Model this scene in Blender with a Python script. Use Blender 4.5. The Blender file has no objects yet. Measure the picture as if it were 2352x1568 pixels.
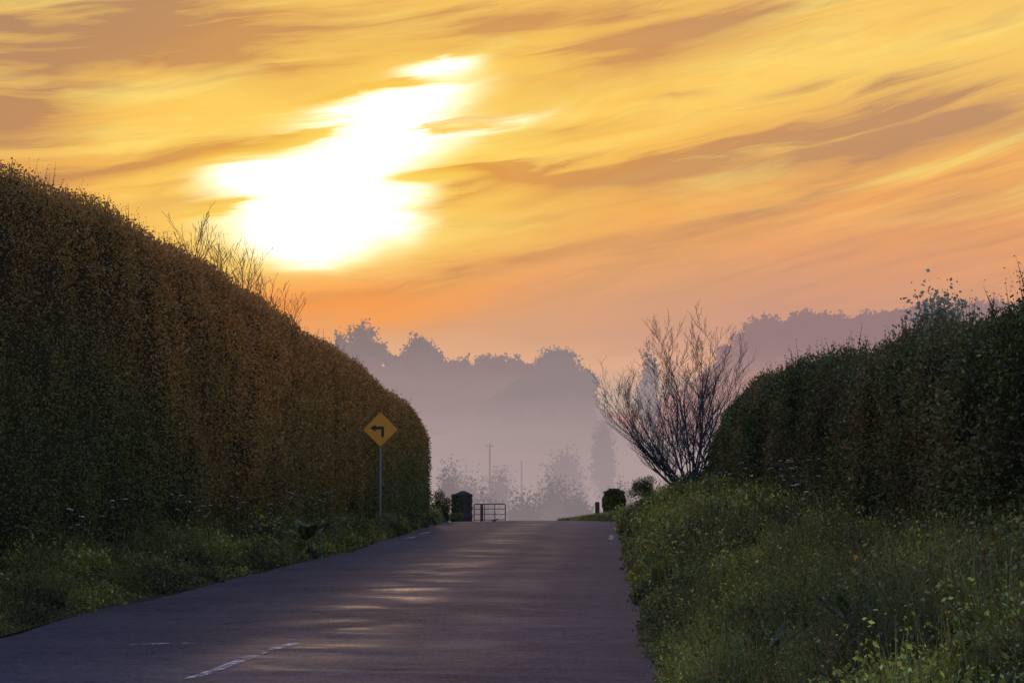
import bpy, math, random
import numpy as np
from mathutils import Vector
random.seed(7); R=np.random.default_rng(11)
bpy.context.scene.view_settings.view_transform='Standard'; bpy.context.scene.view_settings.look='None'; bpy.context.scene.view_settings.exposure=0
col=bpy.context.scene.collection
F=6533.0; CX=1394.0; CY=1110.0; CH=1.4
def at(x,y,Y): return ((x-CX)/F*Y, Y, CH+(CY-y)/F*Y)      # a bearing and a distance give a place
def s2l(c): return tuple(((v/255)/12.92 if v/255<=.04045 else ((v/255+.055)/1.055)**2.4) for v in c)

# ---------------------------------------------------------------- noise
def _h(i,j,k,s): 
    v=np.sin(i*127.1+j*311.7+k*74.7+s*53.3)*43758.5453
    return v-np.floor(v)
def vn(x,y,z=0.0,s=0):
    x,y,z=np.broadcast_arrays(np.asarray(x,float),np.asarray(y,float),np.asarray(z,float))
    i,j,k=np.floor(x),np.floor(y),np.floor(z); a,b,c=x-i,y-j,z-k
    a=a*a*(3-2*a); b=b*b*(3-2*b); c=c*c*(3-2*c); r=0
    for di,wa in ((0,1-a),(1,a)):
        for dj,wb in ((0,1-b),(1,b)):
            for dk,wc in ((0,1-c),(1,c)): r=r+wa*wb*wc*_h(i+di,j+dj,k+dk,s)
    return r
def fbm(x,y,z=0.0,s=0,o=3):
    r=0; a=.5; t=0
    for q in range(o): r=r+a*vn(np.asarray(x)*2**q,np.asarray(y)*2**q,np.asarray(z)*2**q,s+q); t+=a; a*=.55
    return r/t
def nrm(v): return v/np.maximum(np.linalg.norm(v,axis=1,keepdims=True),1e-9)
def runit(n): return nrm(R.normal(size=(n,3)))

# ---------------------------------------------------------------- object helpers
def link(o,parent=None):
    col.objects.link(o)
    if parent: o.parent=parent
    return o
def tag(o,label=None,cat=None,group=None,kind=None):
    if label:o['label']=label
    if cat:o['category']=cat
    if group:o['group']=group
    if kind:o['kind']=kind
    return o
def empty(name,loc=(0,0,0)):
    o=bpy.data.objects.new(name,None); o.location=loc; return link(o)
class MB:
    def __init__(s): s.v=[];s.f=[];s.m=[];s.c=[];s.n=0
    def add(s,V,Fq,mi=0,colr=None):
        V=np.asarray(V,float); Fq=np.asarray(Fq,int)
        s.v.append(V); s.f.append(Fq+s.n); s.n+=len(V); s.m.append(np.full(len(Fq),mi))
        if colr is None: colr=np.full((len(Fq),3),.05)
        s.c.append(np.broadcast_to(colr,(len(Fq),3)))
        return s
    def build(s,name,mats,parent=None,smooth=False,loc=None):
        me=bpy.data.meshes.new(name); V=np.concatenate(s.v)
        if loc is not None: V=V-np.array(loc)
        nf=sum(len(f) for f in s.f); nl=sum(f.size for f in s.f)
        me.vertices.add(len(V)); me.vertices.foreach_set('co',V.ravel().astype(np.float32))
        me.loops.add(nl); me.polygons.add(nf)
        me.loops.foreach_set('vertex_index',np.concatenate([f.ravel() for f in s.f]).astype(np.int32))
        st=[];c=0
        for f in s.f:
            k=f.shape[1]; st.append(c+np.arange(len(f))*k); c+=f.size
        me.polygons.foreach_set('loop_start',np.concatenate(st).astype(np.int32))
        me.polygons.foreach_set('material_index',np.concatenate(s.m).astype(np.int32))
        me.polygons.foreach_set('use_smooth',np.full(nf,smooth))
        C=np.concatenate(s.c); a=me.attributes.new('tint','FLOAT_COLOR','FACE')
        a.data.foreach_set('color',np.c_[C,np.ones(len(C))].ravel().astype(np.float32))
        for m in (mats if isinstance(mats,list) else [mats]): me.materials.append(m)
        me.update(calc_edges=True); me.validate()
        o=bpy.data.objects.new(name,me)
        if loc is not None: o.location=loc
        return link(o,parent)
    def dia(s,P,T,B,L,W,colr,mi=0,fold=.45):
        n=len(P); L=np.reshape(L,(-1,1))*np.ones((n,1)); W=np.reshape(W,(-1,1))*np.ones((n,1))
        a=P+T*L*fold+B*W/2; b=P+T*L; c=P+T*L*fold-B*W/2
        V=np.stack([P,a,b,c],1).reshape(-1,3)
        return s.add(V,np.arange(4*n).reshape(n,4),mi,colr)
    def leaves(s,P,bias,L,W,colr,mi=0,rnd=1.0):
        T=nrm(runit(len(P))*rnd+bias); B=nrm(np.cross(T,runit(len(P))))
        return s.dia(P,T,B,L,W,colr,mi)
    def grid(s,G,mi=0,colr=None,flip=False):
        a,b=G.shape[:2]; I=np.arange(a*b).reshape(a,b)
        q=np.stack([I[:-1,:-1],I[1:,:-1],I[1:,1:],I[:-1,1:]],-1).reshape(-1,4)
        if flip:q=q[:,::-1]
        return s.add(G.reshape(-1,3),q,mi,colr)
    def tube(s,pts,rad,k=5,mi=0,colr=None):
        pts=np.asarray(pts,float); n=len(pts); rad=np.ones(n)*rad
        d=np.gradient(pts,axis=0); d=nrm(d); ref=np.array([0,0,1.]) if abs(d[0,2])<.8 else np.array([1.,0,0])
        u=nrm(np.cross(d,ref)); w=np.cross(d,u); t=np.arange(k)*2*math.pi/k
        G=pts[:,None]+rad[:,None,None]*(np.cos(t)[None,:,None]*u[:,None]+np.sin(t)[None,:,None]*w[:,None])
        I=np.arange(n*k).reshape(n,k); J=np.roll(I,-1,1)
        q=np.stack([I[:-1],J[:-1],J[1:],I[1:]],-1).reshape(-1,4)
        off=s.n; s.add(G.reshape(-1,3),q,mi,colr)
        for e in (0,n-1):     # caps
            r=G[e]; s.add(np.vstack([r,r.mean(0)]),[[i,(i+1)%k,k] for i in range(k)],mi,colr)
        return s
    def box(s,c,d,mi=0,colr=None,taper=0.0,bev=.0):
        x,y,z=np.array(d)/2; t=1-taper
        if bev<=0:
            V=[(-x,-y,-z),(x,-y,-z),(x,y,-z),(-x,y,-z),(-x*t,-y*t,z),(x*t,-y*t,z),(x*t,y*t,z),(-x*t,y*t,z)]
            return s.add(np.array(V)+c,[[0,3,2,1],[4,5,6,7],[0,1,5,4],[1,2,6,5],[2,3,7,6],[3,0,4,7]],mi,colr)
        b=bev; rings=[]
        for zz,k in ((-z,-b),(-z+b,0),(z-b,0),(z,-b)):
            X,Y_=x+k,y+k
            rings.append([(-X+b,-Y_,zz),(X-b,-Y_,zz),(X,-Y_+b,zz),(X,Y_-b,zz),(X-b,Y_,zz),(-X+b,Y_,zz),(-X,Y_-b,zz),(-X,-Y_+b,zz)])
        V=np.array(rings).reshape(-1,3)+c; q=[]
        for r in range(3):
            for i in range(8): q.append([r*8+i,r*8+(i+1)%8,(r+1)*8+(i+1)%8,(r+1)*8+i])
        s.add(V,q,mi,colr)
        s.add(V[24:32],[list(range(8))],mi,colr); s.add(V[0:8],[list(range(7,-1,-1))],mi,colr)
        return s

# ---------------------------------------------------------------- node helpers
class NT:
    def __init__(s,nt): s.t=nt; nt.nodes.clear()
    def n(s,ty,**k):
        o=s.t.nodes.new(ty)
        for a,b in k.items(): setattr(o,a,b)
        return o
    def put(s,sock,v):
        if hasattr(v,'is_output'): s.t.links.new(v,sock)
        elif isinstance(v,(tuple,list)) and len(v)==3 and sock.type=='RGBA': sock.default_value=(*v,1)
        else: sock.default_value=v
    def m(s,op,a,b=None,c=None,clamp=False):
        o=s.n('ShaderNodeMath',operation=op,use_clamp=clamp)
        for i,v in enumerate((a,b,c)):
            if v is not None: s.put(o.inputs[i],v)
        return o.outputs[0]
    def mix(s,f,a,b,mode='MIX',clamp=False):
        o=s.n('ShaderNodeMix',data_type='RGBA',blend_type=mode,clamp_factor=True); o.clamp_result=clamp
        s.put(o.inputs[0],f); s.put(o.inputs[6],a); s.put(o.inputs[7],b); return o.outputs[2]
    def ramp(s,f,st,interp='LINEAR'):
        o=s.n('ShaderNodeValToRGB'); o.color_ramp.interpolation=interp; e=o.color_ramp.elements
        while len(e)<len(st): e.new(.5)
        for i,(p,c) in enumerate(st): e[i].position=p; e[i].color=(*c,1) if len(c)==3 else c
        s.put(o.inputs[0],f); return o.outputs[0]
    def sm(s,v,a,b,lo=0.,hi=1.):
        o=s.n('ShaderNodeMapRange',interpolation_type='SMOOTHSTEP'); s.put(o.inputs[0],v)
        for i,q in enumerate((a,b,lo,hi)): o.inputs[i+1].default_value=q
        return o.outputs[0]
    def xyz(s,x,y,z=0.):
        o=s.n('ShaderNodeCombineXYZ'); s.put(o.inputs[0],x);s.put(o.inputs[1],y);s.put(o.inputs[2],z); return o.outputs[0]
    def noise(s,vec,scale=1,detail=4,rough=.5,dist=0.):
        o=s.n('ShaderNodeTexNoise'); o.inputs['Scale'].default_value=scale; o.inputs['Detail'].default_value=detail
        o.inputs['Roughness'].default_value=rough; o.inputs['Distortion'].default_value=dist; s.put(o.inputs['Vector'],vec); return o
def newmat(name):
    m=bpy.data.materials.new(name); m.use_nodes=True; t=NT(m.node_tree); out=t.n('ShaderNodeOutputMaterial'); return m,t,out
def principled(t,colr,rough=.7,spec=.3,metal=0.,normal=None):
    p=t.n('ShaderNodeBsdfPrincipled'); t.put(p.inputs['Base Color'],colr); t.put(p.inputs['Roughness'],rough)
    p.inputs['Specular IOR Level'].default_value=spec; p.inputs['Metallic'].default_value=metal
    if normal is not None: t.put(p.inputs['Normal'],normal)
    return p.outputs[0]
def simple(name,c,rough=.6,spec=.3,metal=0.,var=.3,scale=8,bump=.2):
    m,t,out=newmat(name); P=t.n('ShaderNodeNewGeometry').outputs['Position']
    n=t.noise(P,scale,5,.6); f=t.m('MULTIPLY_ADD',n.outputs[0],var*2,1-var)
    cc=t.mix(1.,c,f,'MULTIPLY'); b=t.n('ShaderNodeBump'); b.inputs['Strength'].default_value=bump; b.inputs['Distance'].default_value=.02
    t.put(b.inputs['Height'],n.outputs[0])
    t.put(out.inputs[0],principled(t,cc,rough,spec,metal,b.outputs[0])); return m
def leafmat(name,trans=.25,rough=.55,spec=.25,gain=1.):
    m,t,out=newmat(name); a=t.n('ShaderNodeAttribute',attribute_name='tint').outputs['Color']
    if gain!=1.: a=t.mix(1.,a,(gain,gain,gain),'MULTIPLY')
    p=principled(t,a,rough,spec); tr=t.n('ShaderNodeBsdfTranslucent'); t.put(tr.inputs[0],t.mix(1.,a,(1.6,1.3,.6),'MULTIPLY'))
    mx=t.n('ShaderNodeMixShader'); mx.inputs[0].default_value=trans; t.put(mx.inputs[1],p); t.put(mx.inputs[2],tr.outputs[0])
    t.put(out.inputs[0],mx.outputs[0]); return m
# valley haze painted into the far materials as emission, a function of the place only (distance into the valley and height above its floor)
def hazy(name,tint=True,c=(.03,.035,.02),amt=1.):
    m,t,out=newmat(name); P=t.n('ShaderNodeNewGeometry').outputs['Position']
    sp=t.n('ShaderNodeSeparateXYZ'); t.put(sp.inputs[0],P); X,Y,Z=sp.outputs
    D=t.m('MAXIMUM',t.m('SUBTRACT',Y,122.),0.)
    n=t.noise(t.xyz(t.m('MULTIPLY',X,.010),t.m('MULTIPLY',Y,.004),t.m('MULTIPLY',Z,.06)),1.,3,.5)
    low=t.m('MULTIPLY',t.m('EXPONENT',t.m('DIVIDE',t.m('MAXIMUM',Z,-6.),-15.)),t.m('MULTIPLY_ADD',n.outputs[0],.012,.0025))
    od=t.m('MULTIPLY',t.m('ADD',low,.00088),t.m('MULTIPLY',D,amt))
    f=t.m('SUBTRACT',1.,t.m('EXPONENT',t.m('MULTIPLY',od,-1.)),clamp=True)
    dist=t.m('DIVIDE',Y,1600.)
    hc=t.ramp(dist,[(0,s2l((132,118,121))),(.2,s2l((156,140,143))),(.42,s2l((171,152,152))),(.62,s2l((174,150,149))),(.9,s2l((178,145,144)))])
    # the painted mist is palest in its lowest layer
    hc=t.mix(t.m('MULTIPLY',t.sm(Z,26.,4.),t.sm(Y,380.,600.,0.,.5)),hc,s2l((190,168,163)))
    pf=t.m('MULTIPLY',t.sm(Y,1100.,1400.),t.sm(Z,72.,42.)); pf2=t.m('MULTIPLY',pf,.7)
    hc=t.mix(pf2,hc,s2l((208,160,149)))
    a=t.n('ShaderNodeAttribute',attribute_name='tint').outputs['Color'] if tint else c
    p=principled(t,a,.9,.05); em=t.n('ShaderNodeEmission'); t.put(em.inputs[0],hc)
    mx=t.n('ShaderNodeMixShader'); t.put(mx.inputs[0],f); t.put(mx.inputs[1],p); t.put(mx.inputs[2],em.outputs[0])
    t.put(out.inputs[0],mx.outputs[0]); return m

# ---------------------------------------------------------------- world
SUN_AZ=math.radians(-5.6); SUN_EL=math.radians(6.3)
w=bpy.data.worlds.new('World'); bpy.context.scene.world=w; w.use_nodes=True
w.cycles.sampling_method='MANUAL'; w.cycles.sample_map_resolution=512
t=NT(w.node_tree)
sp=t.n('ShaderNodeSeparateXYZ'); t.put(sp.inputs[0],t.n('ShaderNodeTexCoord').outputs['Generated']); dx,dy,dz=sp.outputs
iy=t.m('DIVIDE',1.,t.m('MAXIMUM',dy,.15))
u0=t.m('MULTIPLY_ADD',t.m('MULTIPLY',dx,iy),6.533,1.394); v0=t.m('MULTIPLY_ADD',t.m('MULTIPLY',dz,iy),-6.533,1.110)
# slanting cirrus coordinates
sh=t.m('ADD',v0,t.m('MULTIPLY_ADD',t.m('MULTIPLY',u0,u0),.055,t.m('MULTIPLY',u0,.04)))
big=t.noise(t.xyz(t.m('MULTIPLY',u0,1.6),t.m('MULTIPLY',sh,4.5),3.),1.,3,.5,.4)
sc=t.n('ShaderNodeSeparateColor'); t.put(sc.inputs[0],big.outputs['Color'])
u=t.m('MULTIPLY_ADD',t.m('SUBTRACT',sc.outputs[0],.5),.22,u0); v=t.m('MULTIPLY_ADD',t.m('SUBTRACT',sc.outputs[1],.5),.11,v0)
shw=t.m('ADD',sh,t.m('MULTIPLY',t.m('SUBTRACT',sc.outputs[2],.5),.10))
fine=t.noise(t.xyz(t.m('MULTIPLY',u,1.8),t.m('MULTIPLY',shw,17.),9.),1.,8,.6,.5).outputs[0]
wisp=t.noise(t.xyz(t.m('MULTIPLY',u,2.6),t.m('MULTIPLY',shw,34.),2.),1.,6,.6,.3).outputs[0]
streak=t.noise(t.xyz(t.m('MULTIPLY',u,1.1),t.m('MULTIPLY',shw,9.),4.),1.,6,.6,.7).outputs[0]
v=t.m('ADD',v,t.m('ADD',t.m('MULTIPLY',t.m('SUBTRACT',fine,.5),.09),t.m('MULTIPLY',t.m('SUBTRACT',wisp,.5),.035)))
uv=t.xyz(u,v,0.)
def blobs(L,wt=1.):
    acc=None
    for (x,y,rx,ry,ang,st) in L:
        mp=t.n('ShaderNodeMapping',vector_type='TEXTURE'); t.put(mp.inputs[0],uv)
        mp.inputs[1].default_value=(x/1000,y/1000,0); mp.inputs[2].default_value=(0,0,math.radians(ang)); mp.inputs[3].default_value=(rx*2/1000,ry*2/1000,1)
        g=t.n('ShaderNodeTexGradient',gradient_type='QUADRATIC_SPHERE'); t.put(g.inputs[0],mp.outputs[0])
        acc=t.m('MULTIPLY',g.outputs['Fac'],st) if acc is None else t.m('MULTIPLY_ADD',g.outputs['Fac'],st,acc)
    return acc
dark=blobs([(380,75,640,80,-2,1.6),(620,150,260,60,12,1.0),(20,262,180,80,-10,1.9),(1480,110,350,60,-18,1.7),(1200,45,280,40,-5,1.0),
 (430,350,330,26,-11,1.5),(180,390,220,30,-5,1.1),(1900,310,540,66,-13,1.5),(1180,398,300,17,3,1.5),(1500,390,300,28,-10,1.3),(2250,290,340,60,-12,1.2),
 (1850,445,320,34,-20,1.0),(470,455,150,26,-10,1.4),(1000,640,320,24,-12,1.0),(1050,455,170,18,-18,1.4),(1300,300,160,20,-10,.9),(1540,210,80,14,-5,.9),(1050,300,200,14,-12,.9),(2250,450,300,50,-15,.6)])
core=blobs([(740,475,185,90,0,2.2),(845,355,185,64,-15,1.6),(865,245,200,42,-12,1.5),(990,150,90,20,-4,1.5),(715,568,96,34,0,1.3),(590,405,120,26,-8,1.0),(930,480,80,44,-5,.9),(1130,290,190,14,-12,.45)])
cut=blobs([(640,318,130,13,-14,1.3),(1000,402,110,12,2,1.0),(960,310,120,9,-10,.8),(860,190,130,10,-8,.7),(560,470,90,12,-8,.9)])
glow=blobs([(820,360,800,360,-10,1.)]); warm=blobs([(690,690,420,85,-4,1.4)]); halo=blobs([(800,380,430,230,-16,1.4)])
yel=blobs([(1350,240,420,90,-10,.9),(2050,130,560,80,-8,.8),(1450,320,360,30,-12,.6),(250,290,300,40,-8,.9),(300,210,300,25,-5,.6),(1050,540,300,40,-14,.7)])
base=t.ramp(v,[(0,s2l((244,190,94))),(.2,s2l((249,190,88))),(.36,s2l((246,170,82))),(.48,s2l((236,152,88))),(.58,s2l((218,140,104))),(.69,s2l((198,134,122))),(.76,s2l((196,138,130))),(.83,s2l((216,158,141))),(.90,s2l((192,156,150))),(1,s2l((176,154,153)))])
base=t.mix(t.m('MULTIPLY',glow,1.3,clamp=True),base,s2l((255,190,50)))
base=t.mix(t.m('MULTIPLY',warm,1.1,clamp=True),base,s2l((248,122,48)))
base=t.mix(t.m('MULTIPLY',yel,t.sm(fine,.3,.65),clamp=True),base,s2l((255,222,112)))
hi=t.mix(t.sm(v0,.40,.58),s2l((255,226,118)),s2l((240,152,100)))
base=t.mix(t.m('MULTIPLY',t.sm(streak,.48,.70),t.sm(v0,.8,.42,.1,.8)),base,hi)
ccol=t.mix(t.m('MULTIPLY',glow,1.3,clamp=True),t.mix(t.sm(u0,.2,1.2),s2l((148,110,104)),s2l((172,124,106))),s2l((224,136,52)))
amb=t.m('MULTIPLY',t.sm(fine,.48,.72),t.sm(v0,.95,.45,0.,.45))
amb=t.m('MULTIPLY_ADD',t.sm(wisp,.5,.75),t.sm(v0,.9,.5,.04,.25),amb)
K=t.m('ADD',t.m('MULTIPLY',dark,t.sm(fine,.24,.68,.25,1.1)),amb)
K=t.m('MULTIPLY',K,t.m('SUBTRACT',1.,t.m('MULTIPLY',core,.45,clamp=True)),clamp=True)
c=t.mix(t.m('MULTIPLY',K,.88),base,ccol)
c=t.mix(t.m('MULTIPLY',halo,t.m('SUBTRACT',1.,t.m('MULTIPLY',K,.65)),clamp=True),c,(1.,.74,.15))
cc_=t.m('SUBTRACT',t.m('MULTIPLY',core,t.m('ADD',t.sm(fine,.3,.65,.5,1.05),t.sm(wisp,.35,.65,-.14,.16))),t.m('MULTIPLY',cut,.9))
c=t.mix(t.m('MULTIPLY',t.sm(cc_,-.12,.42),.94),c,t.mix(K,(1.1,.92,.36),(1.,.68,.16)))
lit=t.sm(cc_,.0,1.05)
c=t.mix(lit,c,(1.65,1.62,1.5))
sky=t.n('ShaderNodeTexSky',sky_type='NISHITA',sun_disc=False,sun_elevation=SUN_EL,sun_rotation=SUN_AZ)
front=t.sm(dy,.55,.92)
bg=t.n('ShaderNodeBackground'); t.put(bg.inputs[0],c); bg.inputs[1].default_value=1.
bn=t.n('ShaderNodeBackground'); t.put(bn.inputs[0],t.mix(1.,sky.outputs[0],(1.,.96,1.3),'MULTIPLY')); bn.inputs[1].default_value=.46
mx=t.n('ShaderNodeMixShader'); t.put(mx.inputs[0],front); t.put(mx.inputs[1],bn.outputs[0]); t.put(mx.inputs[2],bg.outputs[0])
t.put(t.n('ShaderNodeOutputWorld').inputs[0],mx.outputs[0])
sl=bpy.data.lights.new('sun','SUN'); sl.energy=.28; sl.angle=math.radians(5); sl.color=(1,.58,.36); sl.specular_factor=.2
so=link(bpy.data.objects.new('sun',sl))
sd=Vector((math.sin(SUN_AZ)*math.cos(SUN_EL),math.cos(SUN_AZ)*math.cos(SUN_EL),math.sin(SUN_EL)))
so.rotation_euler=sd.to_track_quat('Z','Y').to_euler(); so.location=(0,-5,20)

# ---------------------------------------------------------------- camera
cd=bpy.data.cameras.new('camera'); cd.lens=100; cd.sensor_width=36; cd.clip_end=9000; cd.clip_start=.1
cd.shift_x=-(CX-1176)/2352; cd.shift_y=(CY-784)/2352
co=link(bpy.data.objects.new('camera',cd)); co.location=(0,0,CH); co.rotation_euler=(math.pi/2,0,0)
bpy.context.scene.camera=co

# ---------------------------------------------------------------- terrain
def crest(Y):
    Y=np.asarray(Y,float)
    z=np.where(Y<104,0,np.where(Y<114,-.0025*(Y-104)**2,-.25-.05*(Y-114)))
    return np.maximum(z,-6)
XL=lambda Y: np.interp(Y,[0,30,60,80,107,200],[-5.6,-5.6,-5.4,-5.7,-6.1,-9])
XR=lambda Y: np.interp(Y,[0,100,108,114,125,200],[.33,.36,.3,-.9,-2.6,-6])
FL=lambda Y: np.interp(Y,[15,30,60,80,95,101],[-7.6,-7.5,-7.2,-6.95,-6.4,-6.2])
def right_z(X,Y):
    a=np.interp(X,[.2,.35,.7,1.2,1.7,3,6],[-.08,.0,.20,.42,.60,.85,.95]); b=np.interp(X,[.2,.35,.7,1.2,1.7,3,6],[-.08,.0,.28,.62,.88,1.2,1.3])
    k=np.clip((Y-35)/35,0,1); return a*(1-k)+b*k
def rid(X,Y0,tab):
    xs=[(a-CX)/F*Y0 for a,_ in tab]; zs=[CH+(CY-b)/F*Y0 for _,b in tab]
    return np.interp(X,xs,zs)
R1=[(-5000,755),(-500,770),(300,795),(600,815),(770,832),(900,844),(1000,862),(1080,878),(1200,884),(1300,890),(1360,920),(1450,1000),(1600,1020),(2500,1020),(6000,980)]
R0=[(-5000,1010),(900,1020),(1050,1000),(1110,965),(1180,925),(1290,905),(1350,920),(1390,1000),(1500,1035),(2500,1035),(6000,1000)]
R2=[(-5000,960),(1200,960),(1450,950),(1560,900),(1640,835),(1690,808),(1750,780),(1820,770),(1900,784),(1950,788),(2010,770),(2090,756),(2352,746),(3000,745),(6000,760)]
def terr(X,Y):
    X,Y=np.broadcast_arrays(np.asarray(X,float),np.asarray(Y,float))
    z=crest(Y)+np.interp(Y,[400,800,1300,1500,3000],[0,8,24,30,50])
    for Yc,s,tab in ((620,75,R0),(900,130,R1),(1500,230,R2)):
        h=rid(X*Yc/np.maximum(Yc,1),Yc,tab); g=np.exp(-((Y-Yc)/s)**2); z=np.maximum(z,z*(1-g)+h*g)
    z=z+(fbm(X*.02,Y*.02,0,3)-.5)*3*np.clip((Y-300)/200,0,1)
    lat=np.where(X<-5,np.interp(-X,[6,8.5,12],[0,.45,.5]),np.interp(X,[.3,1.5,3,6],[0,.3,.55,.6]))
    return z+lat*np.clip((150-Y)/40,0,1)-.1
xs=np.unique(np.concatenate([np.linspace(-2600,-120,40),np.linspace(-120,-12,28),np.linspace(-12,8,41),np.linspace(8,120,30),np.linspace(120,900,90),np.linspace(-400,-120,40),np.linspace(900,2600,30)]))
ys=np.unique(np.concatenate([np.linspace(-80,100,37),np.linspace(100,240,71),np.linspace(240,1000,96),np.linspace(1000,1800,50),np.linspace(1800,5000,12)]))
XX,YY=np.meshgrid(xs,ys); ZZ=terr(XX,YY)
gm=hazy('hazy_field_grass',False,(.035,.042,.018))
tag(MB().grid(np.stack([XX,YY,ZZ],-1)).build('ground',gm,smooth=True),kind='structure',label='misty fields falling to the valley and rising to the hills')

# road
m_road,t,out=newmat('asphalt'); P=t.n('ShaderNodeNewGeometry').outputs['Position']
sp=t.n('ShaderNodeSeparateXYZ'); t.put(sp.inputs[0],P); X,Y,Z=sp.outputs
n1=t.noise(P,.55,5,.6,.3).outputs[0]; n2=t.noise(t.xyz(t.m('MULTIPLY',X,.5),t.m('MULTIPLY',Y,1.2),0.),1.3,6,.7).outputs[0]; n3=t.noise(P,30,5,.8).outputs[0]; n4=t.noise(P,6,5,.7).outputs[0]
n5=t.noise(t.xyz(t.m('MULTIPLY',X,5.),t.m('MULTIPLY',Y,1.1),0.),1.,8,.85,.6).outputs[0]
n6=t.noise(t.xyz(t.m('MULTIPLY',X,.35),t.m('MULTIPLY',Y,.16),5.),1.,4,.6).outputs[0]
tr=t.m('ADD',t.sm(t.m('ABSOLUTE',t.m('ADD',X,2.55)),1.1,.1),t.m('MULTIPLY',t.sm(t.m('ABSOLUTE',t.m('ADD',X,1.2)),.7,.1),.35))
wet=t.m('MULTIPLY',tr,t.m('MULTIPLY',t.sm(n1,.44,.64),t.sm(n2,.42,.6,.15,1.)))
colr=t.mix(t.sm(n6,.35,.65),(.030,.032,.052),(.056,.056,.082)); colr=t.mix(t.sm(n1,.3,.7,0.,.5),colr,(.075,.075,.10)); colr=t.mix(t.sm(n4,.5,.7),colr,(.018,.018,.028)); colr=t.mix(t.sm(n3,.53,.68),colr,(.16,.155,.20))
colr=t.mix(t.m('MULTIPLY',t.sm(n3,.45,.36),.6),colr,(.008,.008,.012))
colr=t.mix(t.sm(n5,.54,.72,0.,.32),colr,(.13,.128,.17)); colr=t.mix(t.sm(n5,.46,.30,0.,.4),colr,(.012,.012,.018))
rg=t.m('SUBTRACT',t.m('MULTIPLY_ADD',n2,.5,.5),t.m('MULTIPLY',wet,.32))
rg=t.m('MINIMUM',t.m('MAXIMUM',rg,.32),1.)
b1=t.n('ShaderNodeBump'); b1.inputs['Strength'].default_value=1.; b1.inputs['Distance'].default_value=.018; t.put(b1.inputs['Height'],n3)
b2=t.n('ShaderNodeBump'); b2.inputs['Strength'].default_value=.7; b2.inputs['Distance'].default_value=.04; t.put(b2.inputs['Height'],t.m('ADD',n2,t.m('MULTIPLY',n4,.5))); t.put(b2.inputs['Normal'],b1.outputs[0])
pp=t.n('ShaderNodeBsdfPrincipled'); t.put(pp.inputs['Base Color'],colr); t.put(pp.inputs['Roughness'],rg); t.put(pp.inputs['Normal'],b2.outputs[0])
t.put(pp.inputs['Specular IOR Level'],t.m('ADD',t.m('MULTIPLY_ADD',wet,.17,.035),t.m('MULTIPLY',t.sm(tr,.0,.8),.05))); pp.inputs['Specular Tint'].default_value=(1.,.80,.86,1); t.put(out.inputs[0],pp.outputs[0])
ys=np.unique(np.concatenate([np.arange(-40,20,2.),np.arange(20,125,.5),np.arange(125,185,2.)])); k=np.linspace(0,1,25)
G=np.zeros((len(ys),25,3)); xl=XL(ys)-.25; xr=XR(ys)+.25
G[:,:,0]=xl[:,None]+(xr-xl)[:,None]*k; G[:,:,1]=ys[:,None]
def road_z(X,Y):
    xl=XL(Y)-.25;xr=XR(Y)+.25;k=(X-xl)/(xr-xl)
    return crest(Y)+.05*(1-(2*k-1)**2)-.02+(fbm(X*.35,Y*.22,0,5)-.5)*.07
G[:,:,2]=road_z(G[:,:,0],G[:,:,1])
tag(MB().grid(G).build('road',m_road,smooth=True),kind='structure',label='damp grey asphalt lane rising to a crest between hedges')
m_paint,t,out=newmat('worn_paint_and_puddle_glint'); P=t.n('ShaderNodeNewGeometry').outputs['Position']
n=t.noise(P,5,7,.8).outputs[0]; t1=t.sm(n,.46,.57,0.,.75)
tr_=t.n('ShaderNodeBsdfTransparent'); mx=t.n('ShaderNodeMixShader'); t.put(mx.inputs[0],t1); t.put(mx.inputs[1],tr_.outputs[0]); t.put(mx.inputs[2],principled(t,(.66,.64,.7),.7,.15)); t.put(out.inputs[0],mx.outputs[0])
mk=MB()
def stripe(x0,y0,x1,y1,w):
    n=max(3,int(abs(y1-y0)/.25)+2); a=np.linspace(0,1,n); xx=x0+(x1-x0)*a; yy=y0+(y1-y0)*a
    g=np.stack([np.stack([xx+s*w/2,yy,road_z(xx+s*w/2,yy)+.012],-1) for s in (-1,-.33,.33,1)],1); mk.grid(g)
stripe(-2.92,19.8,-2.66,24.4,.09)
stripe(-2.86,8,-2.86,12,.09)
stripe(-3.95,24.2,-3.65,24.35,.3)  # pale reflection of a puddle, drawn as a patch of white paint
for y0 in (72,80): stripe(XL(y0)+.55,y0-1,XL(y0+2)+.6,y0+2.2,.16)
stripe(.1,70,.12,77,.12)
tag(mk.build('road_marking',m_paint),kind='structure',label='worn broken white lines painted on the lane, plus a puddle reflection painted white')

# ---------------------------------------------------------------- verges
m_soil=simple('verge_soil',(.022,.026,.012),.95,.05,var=.5,scale=5,bump=.6)
m_leaf=leafmat('verge_leaf',.3,.5,.3,1.3)
k=np.linspace(0,1,20)
def lverge(Y,k):   # k 0 road edge .. 1 behind hedge face
    xe=XL(Y)+(fbm(Y*.4,0*Y,0,14)-.5)*.2; xf=FL(np.minimum(Y,101))-.8; x=xe+(xf-xe)*k
    return x, crest(Y)+np.interp(k,[0,.15,.5,1],[-.01,.1,.3,.5])+(fbm(x*1.2,Y*.9,0,8)-.5)*.16*np.minimum(1,k*6)
def rverge(Y,k):
    xe=XR(Y)+(fbm(Y*.5,0*Y,0,12)-.5)*.2; x=xe+(3.8-xe)*k; sh=np.interp(Y,[0,85,100,112],[1,1,.8,.25])
    return x, crest(Y)+right_z(x-xe+.35,Y)*sh+(fbm(x*1.0,Y*.6,0,9)-.5)*.34*np.minimum(1,k*6)
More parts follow.
